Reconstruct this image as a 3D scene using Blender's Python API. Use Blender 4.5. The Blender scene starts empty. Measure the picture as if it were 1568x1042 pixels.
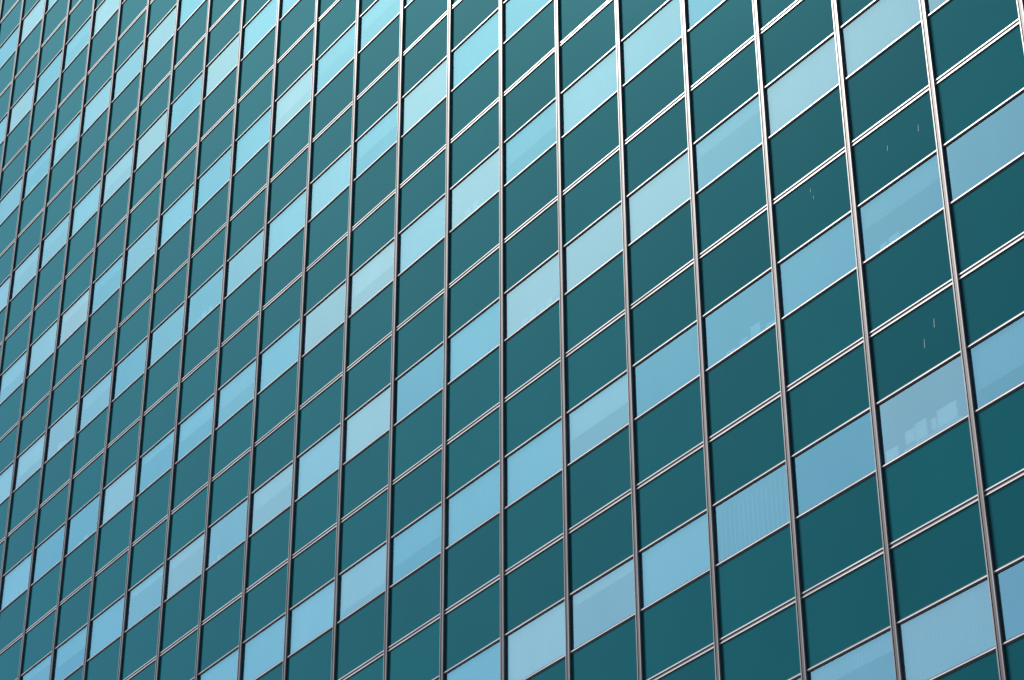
import bpy, math, random
import numpy as np
from mathutils import Matrix, Vector
random.seed(7)
S=bpy.context.scene
W=2.0
H=np.array([[0.10385732005541937,-0.0013871388770413107,-0.016667996491995348],[0.07944416407054194,0.28471098059556676,0.17597937792381904],[-0.026113198699865614,0.037119271990811345,0.9319515610690869]])
F=4.815
Ki=np.diag([1/F,1/F,1]);a=Ki@H[:,0];b=Ki@H[:,1];t=Ki@H[:,2]
k=W/np.linalg.norm(a)
HF=float(np.linalg.norm(b)*k)
rx=a/np.linalg.norm(a);rz=b-(b@rx)*rx;rz/=np.linalg.norm(rz);ry=np.cross(rx,rz);t=t*k
C=(-(rx@t),-(ry@t),-(rz@t))
NB=math.ceil((-C[2]-6.5)/HF) # floors beneath reference
EYE=1.65
Z0=EYE-C[2]
cam=bpy.data.cameras.new("camera");co=bpy.data.objects.new("camera",cam);S.collection.objects.link(co)
M=Matrix(((rx[0],rx[1],-rx[2],C[0]),(ry[0],ry[1],-ry[2],C[1]),(rz[0],rz[1],-rz[2],EYE),(0,0,0,1)))
co.matrix_world=M;cam.lens=F*18;cam.sensor_width=36;cam.clip_end=20000;S.camera=co

# ---------- materials
def mat(name):
    m=bpy.data.materials.new(name);m.use_nodes=True;return m,m.node_tree.nodes,m.node_tree.links,m.node_tree.nodes["Principled BSDF"]
def simple(name,col,rough=.5,metal=0,noise=.15,scale=3):
    m,n,l,p=mat(name)
    tc=n.new("ShaderNodeTexCoord");no=n.new("ShaderNodeTexNoise");no.inputs["Scale"].default_value=scale;no.inputs["Detail"].default_value=6
    l.new(tc.outputs["Object"],no.inputs["Vector"])
    mr=n.new("ShaderNodeMapRange");mr.inputs[1].default_value=.3;mr.inputs[2].default_value=.7;mr.inputs[3].default_value=1-noise;mr.inputs[4].default_value=1+noise
    l.new(no.outputs["Fac"],mr.inputs[0])
    vm=n.new("ShaderNodeVectorMath");vm.operation='SCALE';vm.inputs[0].default_value=col;l.new(mr.outputs[0],vm.inputs["Scale"])
    l.new(vm.outputs[0],p.inputs["Base Color"]);p.inputs["Roughness"].default_value=rough;p.inputs["Metallic"].default_value=metal
    return m
ALU=simple("aluminium_trim",(.5,.465,.455),.33,.5,.22,.8)
ALUD=simple("bronze_aluminium_mullion",(.26,.24,.235),.28,.65,.25,.8)
DARK=simple("dark_gasket",(.016,.014,.016),.45,0,.2,2)
CONC=simple("concrete",(.3,.29,.27),.85)
ASPH=simple("asphalt",(.05,.05,.052),.9,0,.25,6)
GRND=simple("ground_paving",(.2,.195,.185),.9,0,.2,.3)
WHITE=simple("white_paint",(.8,.8,.78),.6)
PAPER=simple("white_objects",(.93,.93,.91),.6,0,.03)
CEIL=simple("ceiling_white",(.4,.42,.41),.8,0,.05)
WALL=simple("inner_wall",(.2,.22,.22),.8,0,.1)
def attr(n,name):
    x=n.new("ShaderNodeAttribute");x.attribute_name=name;return x
def streak(n,l,sc=(1.6,1,.25),scale=1.0):
    tc=n.new("ShaderNodeTexCoord");mp=n.new("ShaderNodeMapping");mp.inputs["Scale"].default_value=sc
    no=n.new("ShaderNodeTexNoise");no.inputs["Scale"].default_value=scale;no.inputs["Detail"].default_value=7
    l.new(tc.outputs["Object"],mp.inputs[0]);l.new(mp.outputs[0],no.inputs["Vector"]);return no
m,n,l,p=mat("teal_spandrel_glass");SPAN=m
n.remove(p);out=n["Material Output"]
at=attr(n,"var");no=streak(n,l,(.8,1,.4),.8)
ad=n.new("ShaderNodeMath");ad.operation='ADD';l.new(at.outputs["Fac"],ad.inputs[0]);l.new(no.outputs["Fac"],ad.inputs[1])
cr=n.new("ShaderNodeMapRange");cr.inputs[1].default_value=.3;cr.inputs[2].default_value=1.7;cr.inputs[3].default_value=.82;cr.inputs[4].default_value=1.18
l.new(ad.outputs[0],cr.inputs[0])
vm=n.new("ShaderNodeVectorMath");vm.operation='SCALE';vm.inputs[0].default_value=(.0005,.066,.075);l.new(cr.outputs[0],vm.inputs["Scale"])
df=n.new("ShaderNodeBsdfDiffuse");l.new(vm.outputs[0],df.inputs[0])
gl=n.new("ShaderNodeBsdfGlossy");gl.inputs["Roughness"].default_value=.1;gl.inputs["Color"].default_value=(.24,.68,.78,1)
fr=n.new("ShaderNodeFresnel");fr.inputs["IOR"].default_value=1.45
mx=n.new("ShaderNodeMixShader");l.new(fr.outputs[0],mx.inputs[0]);l.new(df.outputs[0],mx.inputs[1]);l.new(gl.outputs[0],mx.inputs[2]);l.new(mx.outputs[0],out.inputs[0])

m,n,l,p=mat("reflective_window_glass");GLASS=m
n.remove(p);out=n["Material Output"]
at=attr(n,"var");no=streak(n,l,(1.2,1,.35),1.2)
tr=n.new("ShaderNodeBsdfTransparent");tr.inputs["Color"].default_value=(.88,.97,.96,1)
gl=n.new("ShaderNodeBsdfGlossy");gl.inputs["Roughness"].default_value=.03
ad=n.new("ShaderNodeMath");ad.operation='ADD';l.new(at.outputs["Fac"],ad.inputs[0]);l.new(no.outputs["Fac"],ad.inputs[1])
cr=n.new("ShaderNodeMapRange");cr.inputs[1].default_value=.3;cr.inputs[2].default_value=1.7;cr.inputs[3].default_value=.88;cr.inputs[4].default_value=1.0;l.new(ad.outputs[0],cr.inputs[0])
pw=n.new("ShaderNodeMath");pw.operation='POWER';pw.inputs[1].default_value=2.5;l.new(at.outputs["Fac"],pw.inputs[0])
mc=n.new("ShaderNodeMix");mc.data_type='RGBA';mc.inputs[6].default_value=(.34,.86,1,1);mc.inputs[7].default_value=(.52,.92,.98,1);l.new(pw.outputs[0],mc.inputs[0])
vm=n.new("ShaderNodeVectorMath");vm.operation='SCALE';l.new(mc.outputs[2],vm.inputs[0]);l.new(cr.outputs[0],vm.inputs["Scale"]);l.new(vm.outputs[0],gl.inputs["Color"])
fr=n.new("ShaderNodeFresnel");fr.inputs["IOR"].default_value=1.5
mr=n.new("ShaderNodeMapRange");mr.inputs[3].default_value=.40;mr.inputs[4].default_value=1.0;l.new(fr.outputs[0],mr.inputs[0])
mx=n.new("ShaderNodeMixShader");l.new(mr.outputs[0],mx.inputs[0]);l.new(tr.outputs[0],mx.inputs[1]);l.new(gl.outputs[0],mx.inputs[2]);l.new(mx.outputs[0],out.inputs[0])
m,n,l,p=mat("roller_blind");BLIND=m
at=attr(n,"var");cr=n.new("ShaderNodeValToRGB");cr.color_ramp.elements[0].color=(.4,.47,.49,1);cr.color_ramp.elements[1].color=(.85,.87,.85,1)
l.new(at.outputs["Fac"],cr.inputs[0])
tc=n.new("ShaderNodeTexCoord");wv=n.new("ShaderNodeTexWave");wv.bands_direction='X';wv.inputs["Scale"].default_value=4;wv.inputs["Distortion"].default_value=.6
l.new(tc.outputs["Object"],wv.inputs[0]);mr=n.new("ShaderNodeMapRange");mr.inputs[3].default_value=.93;mr.inputs[4].default_value=1.;l.new(wv.outputs["Fac"],mr.inputs[0])
vm=n.new("ShaderNodeVectorMath");vm.operation='SCALE';l.new(cr.outputs[0],vm.inputs[0]);l.new(mr.outputs[0],vm.inputs["Scale"])
l.new(vm.outputs[0],p.inputs["Base Color"]);p.inputs["Roughness"].default_value=.9

# ---------- mesh builder
tower=bpy.data.objects.new("glass_office_tower",None);S.collection.objects.link(tower)
class B:
    def __init__(s): s.v=[];s.f=[];s.a=[]
    def quad(s,pts,va=0.5):
        i=len(s.v);s.v+=pts;s.f.append(tuple(range(i,i+4)));s.a.append(va)
    def box(s,x0,x1,y0,y1,z0,z1,va=.5):
        i=len(s.v)
        s.v+=[(x0,y0,z0),(x1,y0,z0),(x1,y1,z0),(x0,y1,z0),(x0,y0,z1),(x1,y0,z1),(x1,y1,z1),(x0,y1,z1)]
        for q in((0,3,2,1),(4,5,6,7),(0,1,5,4),(1,2,6,5),(2,3,7,6),(3,0,4,7)):
            s.f.append(tuple(i+j for j in q));s.a.append(va)
    def make(s,name,material,parent=tower):
        me=bpy.data.meshes.new(name);me.from_pydata(s.v,[],s.f);me.materials.append(material)
        A=me.attributes.new("var",'FLOAT','FACE');A.data.foreach_set("value",s.a);me.update()
        o=bpy.data.objects.new(name,me);S.collection.objects.link(o);o.parent=parent;return o
U0,U1=-34,16
VT=-18;VB=NB
X0,X1=U0*W,U1*W
def Z(v): return Z0-v*HF
DEPTH=30.0
PT,PB=.338,.636
span,glass,alu,alud,dark,blind,ceil,wall,stuff,mark=[B() for _ in range(10)]
rnd=random.random
for j in range(VT,VB):
    zt,zb=Z(j),Z(j+1)
    wt,wb=Z(j+PT),Z(j+PB)
    for i in range(U0,U1):
        x0,x1=i*W,(i+1)*W
        span.quad([(x0,0,wt),(x1,0,wt),(x1,0,zt),(x0,0,zt)],rnd())
        span.quad([(x0,0,zb),(x1,0,zb),(x1,0,wb),(x0,0,wb)],rnd())
        gv=rnd()
        if (i,j) in ((4,0),(5,0),(1,0),(0,0),(-4,-1),(-3,0),(2,0)): gv=.95
        if (i,j) in ((4,2),(2,1),(-1,1),(0,1),(-2,1),(4,1),(3,1)): gv=.1
        glass.quad([(x0,.004,wb),(x1,.004,wb),(x1,.004,wt),(x0,.004,wt)],gv)
        r=rnd();drop=0
        if r<.4: drop=1.0
        elif r<.8: drop=.15+.6*rnd()
        if (i,j)in((1,1),(0,-1)):drop=.5
        if (i,j) in ((4,0),(5,0),(0,0),(1,0),(2,0),(-3,0),(-1,-1)): drop=1
        if (i,j)in((3,2),(5,2),(4,2),(3,1)):drop=0
        h=wt-wb
        if drop: blind.quad([(x0+.06,.09,wt-h*drop),(x1-.06,.09,wt-h*drop),(x1-.06,.09,wt+.1),(x0+.06,.09,wt+.1)],rnd() if (i,j)!=(4,0) else 1)
        if (i,j)==(3,2):
            for q in range(16):
                xx=x0+.1+q*.116
                stuff.quad([(xx,.10,wb-.05),(xx+.06,.06,wb-.05),(xx+.06,.06,wt-.12),(xx,.10,wt-.12)],1)
        elif (i,j)==(5,2):
            for (c,w_,z_,h_) in ((.12,.26,-.02,.27),(.55,.2,.16,.22),(.77,.26,.12,.3),(1.12,.1,.14,.2),(1.25,.42,.12,.3)):
                stuff.box(x0+c,x0+c+w_,.03,.1,wb+z_,wb+z_+h_)
            stuff.box(x0+.5,x0+1.75,.03,.3,wb+.07,wb+.1)
        elif rnd()<.12 or (i,j)in((3,1),(-1,0)):
            c=x0+.2+rnd()*.4
            for q in range(random.randint(1,4)):
                w=.1+.2*rnd();hh=.08+.22*rnd()
                if c+w>x1-.1:break
                stuff.box(c,c+w,.03,.08,wb-.02,wb+hh);c+=w+.02+.12*rnd()
        if (i,j) in ((5,2),(4,1),(5,1),(5,0)):
            for q in range(2):
                xx=x0+.4+rnd()*1.2;zz=zt-.2-rnd()*(zt-wt-.5);hh=.05+.13*rnd()
                mark.quad([(xx,-.003,zz-hh),(xx+.010,-.003,zz-hh),(xx+.018,-.003,zz),(xx+.010,-.003,zz)])
    ceil.box(X0,X1,.05,7,wt+.12,wt+.3)
    ceil.box(X0,X1,.05,7,wb-.3,wb-.03)
    for s in(-1,1):
        c=zt+s*.036
        alu.box(X0,X1,-.022,-.002,c-.011,c+.011)
    dark.box(X0,X1,-.010,-.001,zt-.052,zt+.052)
    for zz in(wt,wb):
        dark.box(X0,X1,-.010,-.001,zz-.034,zz+.034)
        alu.box(X0,X1,-.026,-.002,zz-.010,zz+.010)
wall.box(X0+.1,X1-.1,7.1,7.3,Z(VB),Z(VT))
zt,zb=Z(VT),Z(VB)
for i in range(U0,U1+1):
    x=i*W
    dark.box(x-.064,x+.064,-.02,.06,zb,zt)
    for s in(-1,1):
        alud.box(x+s*.044-.011,x+s*.044+.011,-.050,-.018,zb,zt)
    dark.box(x-.026,x+.026,-.042,-.019,zb,zt)
span.make("spandrel_panels",SPAN);glass.make("window_panes",GLASS);alu.make("aluminium_transoms",ALU);alud.make("aluminium_mullions",ALUD);dark.make("dark_frame_channels",DARK)
blind.make("window_blinds",BLIND);ceil.make("floor_slabs",CEIL);wall.make("core_wall",WALL);stuff.make("sill_items",PAPER);mark.make("streak_marks",CEIL)
body=B()
body.box(X0,X0+.3,.07,DEPTH,0,zt);body.box(X1-.3,X1,.07,DEPTH,0,zt);body.box(X0,X1,DEPTH,DEPTH+.3,0,zt)
body.box(X0-.1,X1+.1,-.1,DEPTH+.4,zt,zt+1.2)
body.make("side_walls_and_roof",SPAN)
lob=B();lob.box(X0,X1,.3,.6,0,zb);lob.make("lobby_glazing",SPAN)
colb=B()
for i in range(U0,U1+1,3): colb.box(i*W-.35,i*W+.35,-.3,.28,0,zb)
colb.box(X0,X1,-.2,1,zb-.5,zb-.005)
colb.make("ground_floor_columns",CONC)
g=B();g.quad([(-5000,-5000,-.15),(5000,-5000,-.15),(5000,5000,-.15),(-5000,5000,-.15)]);g.make("ground",GRND,None)
pv=B();pv.box(X0-10,X1+60,-8,DEPTH+10,-.14,-.005);pv.make("pavement",CONC,None)
rd=B();rd.quad([(-600,-22,-.146),(600,-22,-.146),(600,-8.01,-.146),(-600,-8.01,-.146)]);rd.make("road",ASPH,None)
mk=B()
for q in range(-60,60): mk.quad([(q*9,-15.1,-.142),(q*9+3,-15.1,-.142),(q*9+3,-14.95,-.142),(q*9,-14.95,-.142)])
mk.make("road_markings",WHITE,None)
w=bpy.data.worlds.new("World");S.world=w;w.use_nodes=True
n=w.node_tree.nodes;bg=n["Background"];sk=n.new("ShaderNodeTexSky");sk.sky_type='NISHITA';sk.sun_disc=False
EL,AZ=47,238
sk.sun_elevation=math.radians(EL);sk.sun_rotation=math.radians(AZ);sk.dust_density=1.0;sk.ozone_density=.6
w.node_tree.links.new(sk.outputs[0],bg.inputs[0]);bg.inputs[1].default_value=.15
sd=Vector((math.sin(math.radians(AZ))*math.cos(math.radians(EL)),math.cos(math.radians(AZ))*math.cos(math.radians(EL)),math.sin(math.radians(EL))))
sl=bpy.data.lights.new("sun",'SUN');sl.energy=5;sl.angle=math.radians(.5);sl.color=(1,.96,.9)
so=bpy.data.objects.new("sun",sl);S.collection.objects.link(so);so.rotation_euler=sd.to_track_quat('Z','Y').to_euler()
S.view_settings.view_transform='Standard';S.view_settings.look='None';S.view_settings.exposure=0
